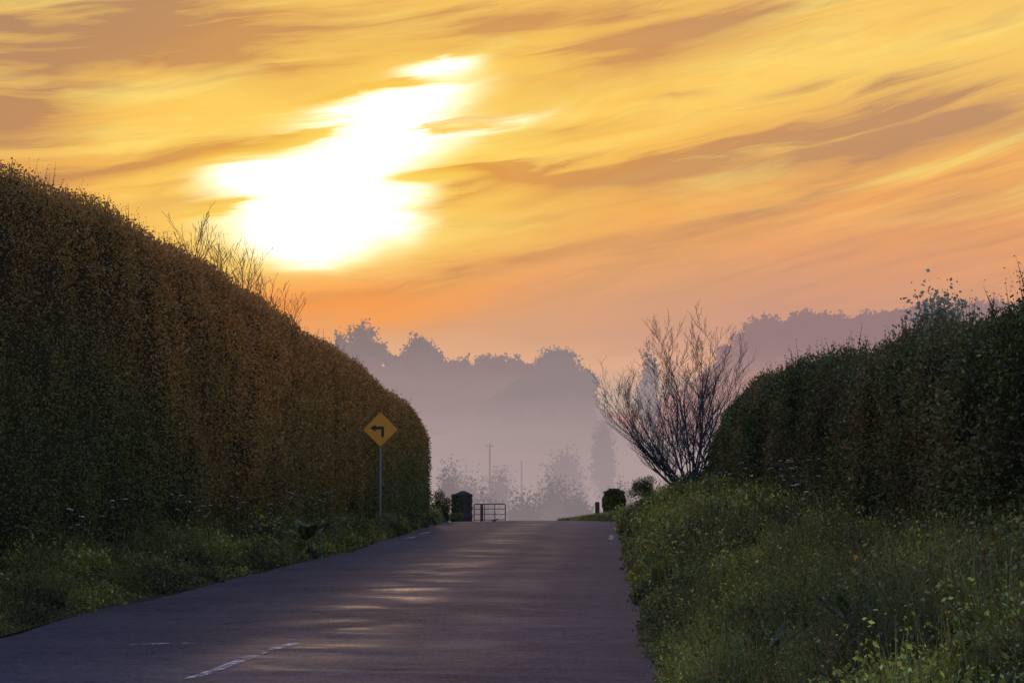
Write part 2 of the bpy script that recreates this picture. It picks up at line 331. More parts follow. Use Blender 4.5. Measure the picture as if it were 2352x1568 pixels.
for nm,fn,lb in (('verge_left',lverge,'low grassy bank under the tall hedge'),('verge_right',rverge,'steep overgrown bank on the right of the lane')):
    yy=np.arange(2,118,.6) if fn is rverge else np.arange(4,130,.6)
    Yg,Kg=np.meshgrid(yy,k,indexing='ij'); xg,zg=fn(Yg,Kg)
    tag(MB().grid(np.stack([xg,Yg,zg],-1)).build(nm,m_soil,smooth=True),kind='structure',label=lb)
def greens(n,P,dark=1.,blu=0.):
    a=fbm(P[:,0]*1.6,P[:,1]*.6,P[:,2]*1.4,21)[:,None]; r=R.random((n,1)); hue=fbm(P[:,0]*.8,P[:,1]*.35,0,23)[:,None]
    c1=np.array([.020,.026,.010]); c2=np.array([.112,.125,.024]); c3=np.array([.15,.105,.032]); c4=np.array([.065,.09,.045])
    a=np.clip((a-.34)*3.0,0,1)
    c=c1*(1-a)+c2*a; c=np.where(r>.88,c3*(.4+.7*a),c); c=np.where((r>.35+.5*hue)&(r<.80),c*.5+c4*(.2+.5*a),c)
    return c*(.5+1.0*R.random((n,1)))*dark
def vegetate(fn,n,Y0,Y1,hmul,name,label,klo=0.,khi=1.,dark=1.,broad=.4,bl=1.):
    mb=MB()
    Y=np.exp(R.uniform(math.log(Y0),math.log(Y1),n)); kk=klo+(khi-klo)*R.random(n)**.9
    x,z=fn(Y,kk); P=np.c_[x,Y,z-.03]
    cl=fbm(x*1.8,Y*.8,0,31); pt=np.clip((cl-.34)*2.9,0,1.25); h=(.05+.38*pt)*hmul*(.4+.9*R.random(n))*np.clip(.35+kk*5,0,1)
    sz=np.clip(Y/45,.5,1.8)
    T=nrm(np.c_[R.normal(0,.42,n),R.normal(0,.42,n),np.ones(n)]); B=nrm(np.cross(T,runit(n)))
    g=int(n*.7); mb.dia(P[:g],T[:g],B[:g],h[:g],.010*sz[:g],greens(g,P[:g],dark),0,.35)
    # leafy stems: broad leaves climbing each one, whole patches of one herb lighter than the next
    m=int(n*broad); st=int(m/6); i=np.repeat(R.integers(0,n,st),6); m=len(i); f=np.tile(np.linspace(.2,1.05,6),st)
    Q=P[i]+T[i]*(h[i]*f)[:,None]+R.normal(0,.02,(m,3)); pk=fbm(P[i,0]*1.1,P[i,1]*.5,0,37)
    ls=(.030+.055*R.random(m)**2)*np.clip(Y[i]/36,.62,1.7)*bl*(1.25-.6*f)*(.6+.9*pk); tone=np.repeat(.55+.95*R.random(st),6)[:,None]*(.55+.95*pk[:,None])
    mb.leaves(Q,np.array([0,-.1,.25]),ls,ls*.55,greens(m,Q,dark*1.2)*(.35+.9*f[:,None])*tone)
    # pale specks: seed heads, and dew sparkle painted in as a light tint
    m=int(n*.014); i=R.integers(0,n,m); Q=P[i]+T[i]*h[i,None]
    mb.leaves(Q,np.array([0,0,.2]),.014*sz[i],.012*sz[i],np.array([.40,.38,.30])*(.3+.9*R.random((m,1))))
    return tag(mb.build(name,m_leaf),label,'grass',kind='stuff')
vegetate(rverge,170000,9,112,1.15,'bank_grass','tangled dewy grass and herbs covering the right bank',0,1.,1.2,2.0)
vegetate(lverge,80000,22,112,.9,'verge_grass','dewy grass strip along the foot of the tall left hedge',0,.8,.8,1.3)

# ---------------------------------------------------------------- hedges
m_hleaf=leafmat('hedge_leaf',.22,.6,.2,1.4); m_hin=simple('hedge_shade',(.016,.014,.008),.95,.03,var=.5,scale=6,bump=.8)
def hedge(side,fx,fz,base,Y0,Y1,depth,n,size,colfn,name,label,amp,sprigs,sprl):
    nx=side
    def surf(Y,s):
        zt=fz(Y); zb=base(Y); H=zt-zb; X=fx(Y)
        off=np.interp(s,[0,.1,.5,.62,.70,.76,.9,1],[.15,0,.06,.16,.38,.75,depth-.15,depth])
        hz=np.interp(s,[0,.1,.5,.62,.70,.76,.9,1],[0,.16,.78,.92,.98,1.,.97,.0])
        N=np.stack([nx*np.interp(s,[0,.5,.7,.76,.9,1],[1,1,.5,.05,-.1,-1]),0*s,np.interp(s,[0,.5,.7,.76,.9,1],[0,.05,.8,1,1,0])],-1)
        z=zb+H*hz
        d=amp*((fbm(Y*.36+z*.2,z*.32,0,41)-.5)*1.2+(fbm(Y*1.0,z*1.0,s*2,43)-.5)*1.6)
        e=np.minimum(1,np.minimum((Y-Y0)/1.5,(Y1-Y)/1.5)); d=d-(1-np.sqrt(np.clip(e,0,1)))*.6
        return np.stack([X-nx*off,Y,z],-1)+N*d[...,None],N,d
    mb=MB(); yy=np.arange(Y0,Y1+.01,.3); ss=np.linspace(0,1,46); Yg,Sg=np.meshgrid(yy,ss,indexing='ij')
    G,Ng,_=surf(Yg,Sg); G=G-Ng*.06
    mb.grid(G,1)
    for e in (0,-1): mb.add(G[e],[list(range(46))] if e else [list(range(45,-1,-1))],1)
    Y=np.where(R.random(n)<.5,np.exp(R.uniform(math.log(Y0),math.log(Y1),n)),R.uniform(Y0,Y1,n)); s=R.random(n)*.9
    P,N,d=surf(Y,s); o=R.random(n)**1.5*.2-.06; P=P+N*o[:,None]+R.normal(0,.03,(n,3))
    sz=size*np.clip(Y/50,.72,1.4)*(.6+.8*R.random(n))
    mb.leaves(P,N*.5+np.array([0,0,.25]),sz,sz*.6,colfn(P,d,o),0)
    # upright young shoots along the top
    m=sprigs; Ys=np.where(R.random(m)<.5,np.exp(R.uniform(math.log(Y0),math.log(Y1),m)),R.uniform(Y0,Y1,m)); s2=R.uniform(.55,.84,m); Q,N2,_=surf(Ys,s2)
    ln=sprl*(.25+R.random(m)**3*1.3)*(.5+fbm(Ys*.5,s2*3,0,47)); dr=nrm(np.c_[R.normal(0,.25,m),R.normal(0,.25,m),np.ones(m)])
    for q in range(9):
        f=(q+.5)/9; PP=Q+dr*(ln*f)[:,None]+R.normal(0,.012,(m,3)); zz=size*np.clip(Ys/50,.72,1.4)*(1.05-.5*f)
        mb.leaves(PP,dr*.6,zz,zz*.55,colfn(PP,np.zeros(m),np.full(m,.1))*.8,0)
    mb.dia(Q-dr*.05,dr,nrm(np.cross(dr,runit(m))),ln+.05,.012,np.array([.03,.02,.012]),0)
    return tag(mb.build(name,[m_hleaf,m_hin]),label,'hedge')
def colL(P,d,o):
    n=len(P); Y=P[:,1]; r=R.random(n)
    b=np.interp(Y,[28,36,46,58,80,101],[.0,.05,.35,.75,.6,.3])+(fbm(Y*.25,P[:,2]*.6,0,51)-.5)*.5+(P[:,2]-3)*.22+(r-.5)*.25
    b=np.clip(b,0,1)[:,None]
    g=np.array([.056,.066,.018]); br=np.array([.225,.105,.032])  # the brown also carries warm sun glow, painted into the leaf tint
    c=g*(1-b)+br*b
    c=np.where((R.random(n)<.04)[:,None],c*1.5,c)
    return c*(.7+.6*R.random((n,1)))*np.clip(.9+d*1.1,.5,1.2)[:,None]  # leaves in the recesses tinted darker, shade put into the colour
def colR(P,d,o):
    n=len(P); b=np.clip((fbm(P[:,1]*.35,P[:,2]*1.2,0,61)-.42)*3+(R.random(n)-.5)*.7,0,1)[:,None]
    c=np.array([.036,.044,.012])*(1-b)+np.array([.085,.058,.024])*b
    c=np.where((R.random(n)<.12)[:,None],np.array([.085,.11,.036]),c)
    return c*(.45+1.1*R.random((n,1)))*np.clip(.75+d*1.6,.3,1.3)[:,None]  # shade in the hollows of the face painted into the leaf colour
zL=lambda Y:np.interp(Y,[15,35,44,56,69,83,87,96,99,101],[5.5,5.60,5.80,5.64,5.27,4.92,4.5,4.15,3.6,2.6])-.12+(fbm(Y*.35,0*Y,0,71)-.5)*.25
bL=lambda Y:0*Y+.25
hedge(1,FL,zL,bL,20.,101.,2.4,320000,.048,colL,'hedge','tall clipped hedge of green and brown leaves, warm sun glow painted in, along the left side of the lane',.22,2600,.34)
zR=lambda Y:np.interp(Y,[10,21,25,29,33,38,44,52,62,70,76,82,86],[2.74,2.82,2.86,2.92,3.02,3.14,3.30,3.44,3.54,3.38,3.05,2.3,1.5])-.1+(fbm(Y*.6,0*Y,0,73)-.5)*.3
bR=lambda Y:np.interp(Y,[10,35,70],[.55,.6,.95])
FR=lambda Y:3.0+0*Y
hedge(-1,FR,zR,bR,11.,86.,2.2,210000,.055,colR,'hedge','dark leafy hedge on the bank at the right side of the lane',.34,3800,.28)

# ---------------------------------------------------------------- bare branch generator
def branches(base,dirs,seed,up=.10,child=.16,maxlev=3,rat=(.30,.52),spread=.62):
    rr=random.Random(seed); out=[]
    def grow(p,d,L,r,lev):
        st=max(.05,L/9); pts=[p.copy()]; rs=[r]; q=p.copy(); dd=d.copy(); n=int(L/st)
        if n<2: return
        for i in range(n):
            dd=dd+Vector((rr.gauss(0,.10),rr.gauss(0,.10),rr.gauss(0,.05)+up*(1.+.7*lev))); dd.normalize()
            q=q+dd*st; pts.append(q.copy()); rs.append(max(.0034,r*(1-.86*(i+1)/n)))
            if lev<maxlev and i>=1:
                for _ in range(1 if lev else 2):
                    if rr.random()<child*5*(1 if lev<2 else .7):
                        a=rr.uniform(0,2*math.pi); side=Vector((math.cos(a),math.sin(a)*.8,rr.uniform(-.1,.35)))
                        nd=(dd*.75+side*spread).normalized()
                        grow(q.copy(),nd,L*(1-.5*(i/n))*rr.uniform(*rat),rs[-1]*.6,lev+1)
        out.append((pts,rs,lev))
    for d,L,r in dirs: grow(Vector(base),Vector(d).normalized(),L,r,0)
    return out
m_bark=simple('bare_bark',(.036,.038,.046),.95,.05,var=.3,scale=12)
def bare_tree(name,base,dirs,seed,label,cat,group=None,**k):
    br=branches(base,dirs,seed,**k); root=empty(name,base); tr=MB(); cr=MB()
    for pts,rs,lev in br:
        (tr if lev==0 else cr).tube([tuple(p) for p in pts],np.array(rs),6 if lev==0 else (4 if lev==1 else 3))
    o=tr.build('trunk',m_bark,root,loc=base); o.location=(0,0,0)
    o=cr.build('crown',m_bark,root,loc=base); o.location=(0,0,0)
    return tag(root,label,cat,group)
b=(2.45,82.,.95); rq=random.Random(2)
dl=[]
for i in range(20):
    a=-63+i*4.6; L=np.interp(a,[-63,-50,-35,-15,0,15,30],[3.0,3.7,4.2,4.45,4.55,4.3,3.2])*rq.uniform(.84,1.03)
    dl.append(((math.sin(math.radians(a)),rq.uniform(-.35,.35),math.cos(math.radians(a))),float(L),rq.uniform(.022,.042)))
bare_tree('bare_tree',b,dl,8,'leafless multi stemmed tree fanning out at the end of the right hedge','tree',child=.2,up=.036,rat=(.32,.48),spread=.6)
for i,(x,y,Y,h,sd,lb) in enumerate(((450,580,54,.95,21,'leftmost of the five bare saplings poking above the left hedge'),(510,622,57.5,.8,24,'second from left of the five bare saplings above the left hedge'),(565,665,61,1.15,22,'tallest bare sapling, third of the five above the left hedge'),(618,702,65,.85,25,'fourth from left of the five bare saplings above the left hedge'),(668,737,69,.85,23,'rightmost bare sapling above the left hedge, its twigs curving right'))):
    p=at(x,y,Y); p=(p[0]-.05,p[1],p[2]-.4)
    bare_tree('bare_sapling',p,[((dx_,.0,1),h*1.2*f,.009) for dx_,f in ((-.6,.7),(-.42,.9),(-.28,1),(-.1,1.05),(.03,.9),(.15,1),(.28,.9),(.38,.95),(.6,.8),(.8,.6))],sd,lb,'sapling','bare saplings above the left hedge',child=.08,up=.05,maxlev=2)

# ---------------------------------------------------------------- leafy trees
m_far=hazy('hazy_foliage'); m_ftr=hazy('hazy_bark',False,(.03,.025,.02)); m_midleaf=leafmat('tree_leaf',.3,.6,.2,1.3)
def crown_pts(n,c,rx,ry,rz,nb,seed,core=.45):
    rg=np.random.default_rng(seed); B=nrm(rg.normal(size=(nb,3)))*(.25+.5*rg.random((nb,1)))*np.array([rx,ry,rz])
    rb=(.30+.22*rg.random(nb)); i=rg.integers(0,nb,n)
    P=B[i]+nrm(rg.normal(size=(n,3)))*(rb[i]*(core+(1-core)*rg.random(n)))[:,None]*np.array([rx,ry,rz])*1.05
    return P+np.array(c), B+np.array(c)
def fill(mb,P,c,leaf,tint,big=2.2,frac=.3):
    """leaf clumps: outer small ones, and larger shaded ones pulled inward"""
    n=len(P); c=np.array(c); k=int(n*frac); s=leaf*(.5+R.random(n)); t=np.array(tint)*(.6+.8*R.random((n,1)))
    mb.leaves(P,nrm(P-c)*.3,s,s*.75,t)
    if k:
        Q=c+(P[:k]-c)*.78; s2=leaf*big*(.7+.5*R.random(k)); mb.leaves(Q-0,np.zeros(3),s2,s2*.9,t[:k]*.8)
def leafy(name,x,ytop,wpx,Y,label,group=None,n=1600,leaf=.35,seed=1,squash=.45,mats=None,tint=(.03,.036,.02),cat='tree',nb=22,crown_h=None,frac=.3):
    X,_,zt=at(x,ytop,Y); zb=float(terr(X,Y))-.05; H=zt-zb; rx=wpx/F*Y/2; rz=(crown_h/F*Y/2) if crown_h else H*squash
    root=empty(name,(X,Y,zb)); c=(0,0,H-rz); lm,tm=mats or (m_far,m_ftr)
    P,B=crown_pts(n,c,rx,rx*.9,rz,nb,seed); mb=MB(); fill(mb,P,c,leaf,tint,frac=frac)
    tk=MB(); r0=max(.08,H*.022); tk.tube([(0,0,-.2),(0.02*H,0,H*.3),(0,.01*H,H-rz*.9),(0,0,H-rz*.5)],[r0,r0*.8,r0*.6,r0*.3],8)
    for bb in B[:14]: 
        st=np.array([0,0,H-rz*1.2+random.random()*rz*.6]); tk.tube([st,(st+bb)/2+[0,0,.04*H],bb],[r0*.4,r0*.25,r0*.08],4)
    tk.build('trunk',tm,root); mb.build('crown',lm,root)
    return tag(root,label,cat,group)
m_mb=simple('tree_bark',(.06,.055,.055),.9,.1)
leafy('leafy_tree',2165,640,225,88,'leafy green tree showing its top behind the right hedge',n=3000,leaf=.13,seed=9,mats=(m_midleaf,m_mb),tint=(.13,.14,.125),nb=70,crown_h=280,frac=0)  # light grey tint stands in for haze over the crown
G1='shrubs in the misty valley beyond the lane'
for i,(x,yt,wd,Y,lb) in enumerate((
 (1022,1048,80,265,'misty shrub beside the end of the tall left hedge'),
 (1070,1058,120,300,'misty bush left of the pole with the crossarm'),
 (1145,1052,90,310,'misty bush just right of the pole with the crossarm'),
 (1100,1112,150,230,'low bush in the mist directly behind the field gate'),
 (1200,1116,140,240,'low misty bush below the plain pole in the valley'),
 (1275,1076,130,262,'dark rounded bush in the mist right of the plain pole'),
 (1340,1108,120,245,'low bush in the mist left of the ivy covered pillar'),
 (1430,1078,130,260,'misty bush above the ivy covered pillar'))):
    leafy('shrub',x,yt,wd,Y,lb,G1,n=3600,leaf=.19,seed=30+i,squash=.5,cat='shrub',nb=44,frac=.2)
leafy('tree',1297,1004,125,400,'pale round tree deep in the mist above the dark rounded bush',n=3200,leaf=.36,seed=50,nb=44,frac=.2)
leafy('tree',1388,905,66,420,'tall narrow tree in the mist left of the bare tree',n=3000,leaf=.4,seed=51,squash=.46,nb=34,frac=.2)
leafy('tree',1492,784,66,760,'small distant treetop seen through the left of the bare tree',n=1500,leaf=.8,seed=52)
leafy('tree',1278,790,125,620,'broad dark tree crowning the knoll in the middle of the valley',n=6500,leaf=.5,seed=53,nb=70,squash=.5,tint=(.012,.013,.010),frac=.4)
for i,(x,yt,wd,Y) in enumerate(((1210,868,80,625),(1165,888,75,625),(1342,850,62,615),(1125,915,60,630))):
    leafy('tree',x,yt,wd,Y,['low tree on the knoll just left of its broad crowning tree','second low tree on the knoll, left of its broad crowning tree','low tree on the right shoulder of the knoll','leftmost low tree on the knoll'][i],'low trees on the knoll',n=2600,leaf=.52,seed=60+i,squash=.5,tint=(.014,.015,.012),nb=34,frac=.4)
leafy('tree',832,740,80,905,'round thin crowned tree standing tallest on the left ridge',n=1500,leaf=.75,seed=70,squash=.45,tint=(.03,.028,.024),frac=.12)
leafy('tree',783,744,40,905,'small spiky tree at the edge of the left hedge on the ridge',n=700,leaf=.65,seed=71,squash=.48,tint=(.03,.028,.024),frac=.12)
leafy('tree',965,764,100,905,'bushy tree standing out halfway along the left ridge',n=2000,leaf=.75,seed=72,squash=.5,tint=(.026,.026,.022))
leafy('tree',1118,804,80,905,'small tree bump near the right end of the left ridge',n=1500,leaf=.75,seed=73,squash=.5,tint=(.026,.026,.022))
def wood(name,label,Y0,x0,x1,nt,hlo,hhi,leaf,seed,front,tint=(.026,.027,.02)):
    rg=np.random.default_rng(seed); mb=MB()
    for i in range(nt):
        row=rg.random(); Y=Y0-front*row**1.2; px=rg.uniform(x0,x1); X=(px-CX)/F*Y0; zb=float(terr(X,Y)); h=rg.uniform(hlo,hhi)*(.55+.9*float(vn(px*.012,0,0,seed)))
        rx=h*rg.uniform(.42,.68); n=int(340+140*rg.random()); c=(X,Y,zb+h*.45)
        P,_=crown_pts(n,c,rx,rx,h*.55,16,int(rg.integers(1e6)))
        fill(mb,P,c,leaf,tint,2.2,.35)
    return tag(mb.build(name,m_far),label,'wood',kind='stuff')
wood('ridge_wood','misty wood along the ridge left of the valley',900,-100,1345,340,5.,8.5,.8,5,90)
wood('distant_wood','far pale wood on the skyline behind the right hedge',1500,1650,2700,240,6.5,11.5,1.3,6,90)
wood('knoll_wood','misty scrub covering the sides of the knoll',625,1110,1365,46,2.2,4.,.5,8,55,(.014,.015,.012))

# ---------------------------------------------------------------- road sign
m_yel=simple('sign_yellow',(.50,.19,.010),.5,.3,var=.12,scale=3,bump=0); m_blk=simple('sign_black',(.012,.01,.01),.5,.3,var=.1,bump=0)
m_gal=simple('galvanised_steel',(.12,.11,.11),.5,.4,.3,var=.15,scale=20,bump=.05)
sx,sy,sz=at(874,986,76); root=empty('turn_sign',(sx,sy,.2))
MB().tube([(-.02,.05,-.3),(-.02,.05,sz-.2+.38)],.036,12).build('post',m_gal,root,smooth=True)
def prism(poly,y0,y1,cz):
    n=len(poly); V=[(x,y0,z+cz) for x,z in poly]+[(x,y1,z+cz) for x,z in poly]
    mb=MB(); mb.add(V,[[i,(i+1)%n,n+(i+1)%n,n+i] for i in range(n)]); mb.add(V,[list(range(n)),list(range(2*n-1,n-1,-1))]); return mb
def rdia(h,r):
    p=[]
    for a in (0,90,180,270):
        c=np.array([math.cos(math.radians(a)),math.sin(math.radians(a))])*(h-r*1.414)
        for q in range(-45,46,15): p.append(tuple(c+r*np.array([math.cos(math.radians(a+q)),math.sin(math.radians(a+q))])))
    return p
cz=sz-.2; h=.49
prism(rdia(h,.05),-.004,.004,cz).build('plate',m_yel,root)
o_,i_=rdia(h-.006,.045),rdia(h-.024,.03); n=len(o_)
mb=MB(); V=[(x,-.008,z+cz) for x,z in o_]+[(x,-.008,z+cz) for x,z in i_]; mb.add(V,[[i,(i+1)%n,n+(i+1)%n,n+i] for i in range(n)]); mb.build('border',m_blk,root)
ar=[(.02,-.20),(.095,-.20),(.095,.08),(-.13,.08),(-.13,.13),(-.28,.04),(-.13,-.05),(-.13,.005),(.02,.005)]
prism(ar,-.012,-.0065,cz).build('arrow',m_blk,root)
for dz_ in (-.2,.2): MB().box((-.02,.03,cz+dz_),(.12,.05,.03)).build('bracket',m_gal,root)
tag(root,'yellow diamond warning sign with black left arrow on a grey pole by the left hedge','road sign')

# ---------------------------------------------------------------- gate, pillars, post
m_stone=simple('old_stone',(.030,.024,.023),.95,.05,var=.9,scale=6,bump=1.)
m_rust=simple('painted_gate_steel',(.04,.032,.034),.55,.3,.2,var=.3,scale=20)
m_wood=simple('weathered_wood',(.035,.027,.025),.85,.1,var=.3,scale=15)
px_=(1064-CX)/F*115; root=empty('gate_pillar',(px_,115,-.35))
def rough_block(rows,k,amp,seed):
    # a stack of rounded square rings, each stone course pushed in and out a little
    G=[]
    for z,w_ in rows:
        a=np.arange(k)*2*math.pi/k; e=(np.abs(np.cos(a))**6+np.abs(np.sin(a))**6)**(-1/6); r=w_*e*(1+amp*(fbm(np.cos(a)*3+9,np.sin(a)*3+9,z*5,seed)-.5))
        G.append(np.c_[r*np.cos(a),r*np.sin(a),np.full(k,z)])
    G=np.array(G); n=len(rows); I=np.arange(n*k).reshape(n,k); J=np.roll(I,-1,1); mb=MB()
    mb.add(G.reshape(-1,3),np.stack([I[:-1],J[:-1],J[1:],I[1:]],-1).reshape(-1,4)); mb.add(G[-1],[list(range(k))]); mb.add(G[0],[list(range(k-1,-1,-1))]); return mb
rough_block([(z,.36-.012*math.cos(z*21)) for z in np.linspace(0,1.24,26)],32,.16,3).build('shaft',m_stone,root)
rough_block([(1.242,.37),(1.27,.385),(1.30,.37),(1.345,.30),(1.39,.21),(1.43,.12),(1.455,.04)],32,.12,4).build('cap',m_stone,root)
n=2600; P=np.c_[R.uniform(-.46,-.05,n),R.uniform(-.46,.4,n),R.uniform(0,1.3,n)]; P[:,0]=np.where(R.random(n)<.5,-.4,P[:,0]); 
MB().leaves(P,np.array([-.3,-.4,.2]),.07,.06,greens(n,P,.45)).build('ivy',m_leaf,root)
tag(root,'square stone gate pillar with a pointed cap at the left of the crest','pillar')
gx0,gx1=(1089-CX)/F*122,(1159-CX)/F*122; gz=float(crest(122)); H=.52-gz; root=empty('field_gate',(gx0,122,gz)); W=gx1-gx0
MB().tube([(0,0,.12),(0,0,H-.06),(.03,0,H-.01),(.08,0,H),(W-.08,.9,H),(W-.03,.9,H-.01),(W,.9,H-.06),(W,.9,.12),(0,0,.12)],.024,8).build('frame',m_rust,root)
for q in (.2,.42,.62,.82): MB().tube([(0,0,H*q),(W,.9,H*q)],.016,7).build('rail',m_rust,root)
for q in (.33,.66): MB().tube([(W*q,.9*q,.12),(W*q,.9*q,H)],.018,7).build('upright',m_rust,root)
tag(root,'open tubular metal field gate right of the stone pillar','gate')
x=(1106-CX)/F*121; root=MB().box((0,0,.6),(.12,.12,1.25),bev=.015); o=root.build('gate_post',m_wood); o.location=(x,121.2,float(crest(121))-.1); tag(o,'short square wooden post standing behind the field gate','post')
x,_,z=at(1372,1152,118); o=MB().box((0,0,.45),(.19,.16,1.1),bev=.02).build('wooden_post',m_wood); o.location=(x,118,z-1.0); tag(o,'stout wooden post left of the ivy covered pillar at the crest','post')
x,_,z=at(1411,1124,119); root=empty('ivy_pillar',(x,119,z-1.5))
MB().box((0,0,.68),(.6,.6,1.36),bev=.08).build('shaft',m_stone,root)
n=9000; a=R.uniform(0,2*math.pi,n); zz=R.random(n)**.85*1.5; rr=.42*(1-np.clip((zz-1.05)/.45,0,1)**2*.6)*(.8+.4*fbm(a*2,zz*3,0,81)); e=(np.abs(np.cos(a))**3+np.abs(np.sin(a))**3)**-.33
rr=rr*(1-.25*R.random(n)**3)
P=np.c_[np.cos(a)*e*rr,np.sin(a)*e*rr,zz]; k_=R.random(n)<.25; P[k_,0]*=R.random(k_.sum()); P[k_,1]*=R.random(k_.sum()); P[k_,2]=1.36+.14*R.random(k_.sum())*(1-np.abs(P[k_,0])/.45)
MB().leaves(P,nrm(np.c_[np.cos(a),np.sin(a),.5+0*a])*.5,.085,.07,greens(n,P,.5)).build('ivy',m_leaf,root)
tag(root,'squat pillar smothered in dark ivy at the right of the crest','pillar')
def bush(x,y,Y,rx,rz,label,seed,n=2500,dark=.7,leaf=.06):
    X,_,z=at(x,y,Y); P,_=crown_pts(n,(0,0,rz*.7),rx,rx,rz,14,seed); mb=MB().leaves(P,np.array([0,0,.2]),leaf,leaf*.7,greens(n,P+np.array([X,Y,z]),dark))
    mb.tube([(0,0,-.1),(0,0,rz*.8)],.02,5,colr=np.array([.03,.02,.015]))
    o=mb.build('bush',m_leaf); o.location=(X,Y,z); tag(o,label,'bush'); return o
bush(1408,1200,112,.28,.2,'low dark bush on the grass below the ivy covered pillar',91,1500,.4)
bush(1012,1200,106,.5,.8,'loose green bush between the left hedge and the stone pillar',92,5000,.6,.05)
bush(1045,1205,110,.35,.35,'small scrubby bush at the foot of the stone pillar',93,2500,.6,.05)
bush(1478,1145,98,.6,.5,'weedy bush on the bank below the bare tree',94,5000,.85,.05)
bush(1590,1130,84,.6,.42,'twiggy bush around the foot of the bare tree',95,5000,1.,.05)
# grass shoulder past the crest
yy=np.linspace(108,130,30); kk=np.linspace(0,1,16); Yg,Kg=np.meshgrid(yy,kk,indexing='ij')
xg=(-1.9+4.4*Kg); zg=crest(Yg)+np.sin(Kg*math.pi/2)**.7*.55*np.clip((Yg-109)/5,0,1)+.0
tag(MB().grid(np.stack([xg,Yg,zg],-1)).build('grass_shoulder',m_soil,smooth=True),kind='structure',label='grassy shoulder where the lane bends left past the crest')
n=20000; Y=R.uniform(109,122,n); kq=R.random(n); X=-1.9+4.4*kq; Z=crest(Y)+np.sin(kq*math.pi/2)**.7*.55*np.clip((Y-109)/5,0,1)
P=np.c_[X,Y,Z-.02]; T=nrm(np.c_[R.normal(0,.35,n),R.normal(0,.35,n),np.ones(n)])
tag(MB().dia(P,T,nrm(np.cross(T,runit(n))),.08+.14*R.random(n),.02,greens(n,P,.9)).build('shoulder_grass',m_leaf),'short grass on the shoulder past the crest','grass',kind='stuff')

# ---------------------------------------------------------------- poles
def pole(x,yt,Y,arm,label):
    X,_,zt=at(x,yt,Y); zb=float(terr(X,Y)); root=empty('utility_pole',(X,Y,zb)); H=zt-zb
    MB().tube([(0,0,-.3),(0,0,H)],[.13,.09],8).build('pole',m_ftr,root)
    if arm:
        MB().box((0,-.14,H-.35),(.9,.09,.11)).build('crossarm',m_ftr,root)
        for s in (-.38,.38): MB().tube([(s,-.14,H-.29),(s,-.14,H-.05)],[.05,.035],6).build('insulator',m_ftr,root)
    tag(root,label,'pole')
pole(1125,1018,330,True,'utility pole with a short crossarm standing in the misty valley')
pole(1198,1058,360,False,'plain thin pole in the mist right of the pole with a crossarm')

# ---------------------------------------------------------------- plants on the verges
m_fern=leafmat('fern_leaf',.25,.5,.3,1.3); 
def fern(X,Y,z,n,L,label,name,cat,w,c,tilt=.9,pinn=True,group=None,seed=0):
    rg=random.Random(seed); root=empty(name,(X,Y,z))
    for i in range(n):
        a=2*math.pi*i/n+rg.uniform(-.3,.3); l=L*rg.uniform(.6,1.1); mb=MB(); k=14; pts=[]; ti=tilt*rg.uniform(.7,1.15)
        for q in range(k+1):
            f=q/k; rad=l*(math.sin(f*ti*1.4)/1.3); pts.append((math.cos(a)*rad,math.sin(a)*rad,l*(f*.95-.62*ti*f*f)+.03))
        pts=np.array(pts); cc=np.array(c)*rg.uniform(.6,1.4)
        if pinn:
            mb.tube(pts,.004,3,colr=cc); 
            for q in range(1,k+1):
                d=pts[q]-pts[q-1]; d/=np.linalg.norm(d); s=np.cross(d,[0,0,1]); s/=np.linalg.norm(s)+1e-6
                ln=w*math.sin(math.pi*min(1,(q/k)*.85+.15))+.01
                for sg in (-1,1):
                    for h_ in (0,.5): 
                        p0=pts[q]-(pts[q]-pts[q-1])*h_; T=nrm(np.array([s*sg+d*.35-[0,0,.15]])); mb.dia(p0[None],T,nrm(np.array([d])),ln,.022,cc)
        else:
            wd=w*np.abs(np.sin(np.linspace(.12,math.pi,k+1)))**.8*(1+.12*np.sin(np.arange(k+1)*2.1)); s=np.array([-math.sin(a),math.cos(a),0])
            G=np.stack([pts-s*wd[:,None]/2+[0,0,.014],pts,pts+s*wd[:,None]/2+[0,0,.014]],1); mb.grid(G,colr=cc)
        mb.build('frond' if pinn else 'leaf',m_fern,root)
    return tag(root,label,cat,group)
X_,_,Z_=at(690,1215,52); fern(X_+.1,52,.34,13,.75,'dark fern arching out of the left verge before the sign','fern','fern',.12,(.035,.048,.018),tilt=.85,seed=3)
fern(-6.15,61,.33,9,.5,'smaller fern behind the dark arching one on the left verge','fern','fern',.09,(.04,.048,.02),seed=4)
def bank(x,Y): 
    X=(x-CX)/F*Y; return X,Y,float(rverge(np.array([Y]),np.array([(X-.35)/3.45]))[1][0])
fern(*bank(1760,17.2),12,.34,'wide dark dock plant at the bottom of the right bank, nearest the road','dock_plant','plant',.06,(.018,.035,.02),tilt=.6,pinn=False,seed=5)
fern(*bank(1960,16.6),13,.40,'large dark dock plant at the bottom of the right bank, further from the road','dock_plant','plant',.065,(.016,.03,.02),tilt=.6,pinn=False,seed=6)
fern(*bank(1640,44),14,.6,'clump of upright sword shaped leaves on the right bank','iris_clump','plant',.03,(.06,.085,.03),tilt=.3,pinn=False,seed=7)
m_wht=leafmat('umbel_white',.3,.6,.2)
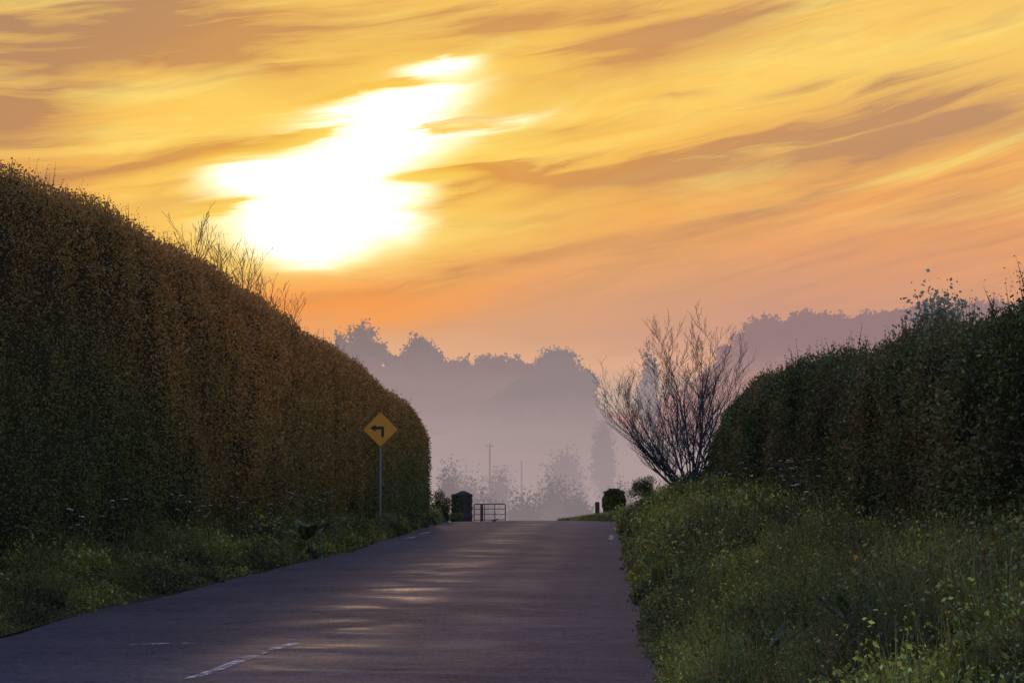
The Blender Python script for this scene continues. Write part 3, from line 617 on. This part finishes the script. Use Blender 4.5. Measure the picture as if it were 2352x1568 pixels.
def parsley(X,Y,z,H,label,seed,grp):
    rg=random.Random(seed); root=empty('cow_parsley',(X,Y,z)); st=MB(); g=np.array([.05,.065,.03])
    lean=(rg.uniform(-.1,.1),rg.uniform(-.1,.1)); top=np.array([lean[0]*H,lean[1]*H,H]); st.tube([(0,0,0),tuple(top*.5+[.01,0,0]),tuple(top)],[.006,.005,.003],4,colr=g); fl=[]
    for j in range(4):
        b=top*(.6+.13*j); e=b+np.array([rg.uniform(-.16,.16),rg.uniform(-.16,.16),H*.16]) if j<3 else top
        if j<3: st.tube([tuple(b-[0,0,.01]),tuple(e)],.003,3,colr=g)
        k=12; r=[rg.uniform(.022,.045) for _ in range(k)]
        V=[tuple(e+[0,0,.03])]+[tuple(e+[math.cos(q*6.283/k)*r[q]*.5,math.sin(q*6.283/k)*r[q]*.5,.03+rg.uniform(-.006,.006)]) for q in range(k)]+[tuple(e+[math.cos(q*6.283/k)*r[q],math.sin(q*6.283/k)*r[q],.02+rg.uniform(-.008,.008)]) for q in range(k)]+[tuple(e-[0,0,.005])]
        m=MB(); m.add(V,[[0,1+q,1+(q+1)%k] for q in range(k)],0,np.array([.36,.36,.30])); m.add(V,[[1+q,13+q,13+(q+1)%k,1+(q+1)%k] for q in range(0,k)],0,np.array([.32,.33,.26])); m.add(V,[[25,13+(q+1)%k,13+q] for q in range(0,k,2)],0,g); fl.append(m)
    st.build('stem',m_leaf,root)
    for m in fl: m.build('flower_head',m_wht,root)
    tag(root,label,'flower',grp)
for i in range(10):
    Y=34+i*3.0+random.uniform(-.8,.8); kx=.5+.2*random.random(); x,z=rverge(np.array([Y]),np.array([kx])); parsley(float(x[0]),Y,float(z[0]),.65+.25*random.random(),'white flowered cow parsley stalk at the foot of the right hedge',100+i,'cow parsley along the right hedge')
for i in range(9):
    Y=36+i*4+random.uniform(-1,1); x,z=lverge(np.array([Y]),np.array([.45])); parsley(float(x[0]),Y,float(z[0]),.65+.25*random.random(),'white flowered cow parsley stalk at the foot of the left hedge',200+i,'cow parsley along the left hedge')

# ---------------------------------------------------------------- bird
bx,by=(1136-CX)/F*101,101.; bz=float(road_z(np.array([bx]),np.array([by]))[0])
m_bird=simple('dark_feathers',(.02,.017,.016),.6,.3,var=.3,scale=60,bump=.1)
sp_=[(-.155,.085,.006,.003),(-.12,.085,.018,.005),(-.08,.088,.022,.011),(-.05,.09,.03,.024),(-.02,.09,.036,.034),(.02,.095,.037,.036),(.05,.105,.031,.03),(.07,.122,.022,.022),(.085,.137,.021,.021),(.1,.143,.02,.02),(.113,.142,.013,.013),(.12,.14,.006,.006),(.14,.137,.002,.002)]
rings=[]; 
for x,z,ry,rz in sp_: rings.append([(x,math.cos(a)*ry,z+math.sin(a)*rz) for a in np.arange(12)*math.pi/6])
Gb=np.array(rings); mb=MB(); I=np.arange(len(sp_)*12).reshape(-1,12); J=np.roll(I,-1,1)
mb.add(Gb.reshape(-1,3),np.stack([I[:-1],J[:-1],J[1:],I[1:]],-1).reshape(-1,4)); mb.add(Gb[0],[list(range(12))]); mb.add(Gb[-1],[list(range(12))])
root=empty('bird',(bx,by,bz)); root.rotation_euler=(0,0,.35); mb.build('body',m_bird,root,smooth=True)
for s in (-.014,.014): MB().tube([(.01,s,.075),(-.004,s,.035),(.004,s,.004),(.026,s,.002)],.0028,5).build('leg',m_bird,root)
tag(root,'small dark bird standing on the road just before the crest','bird')
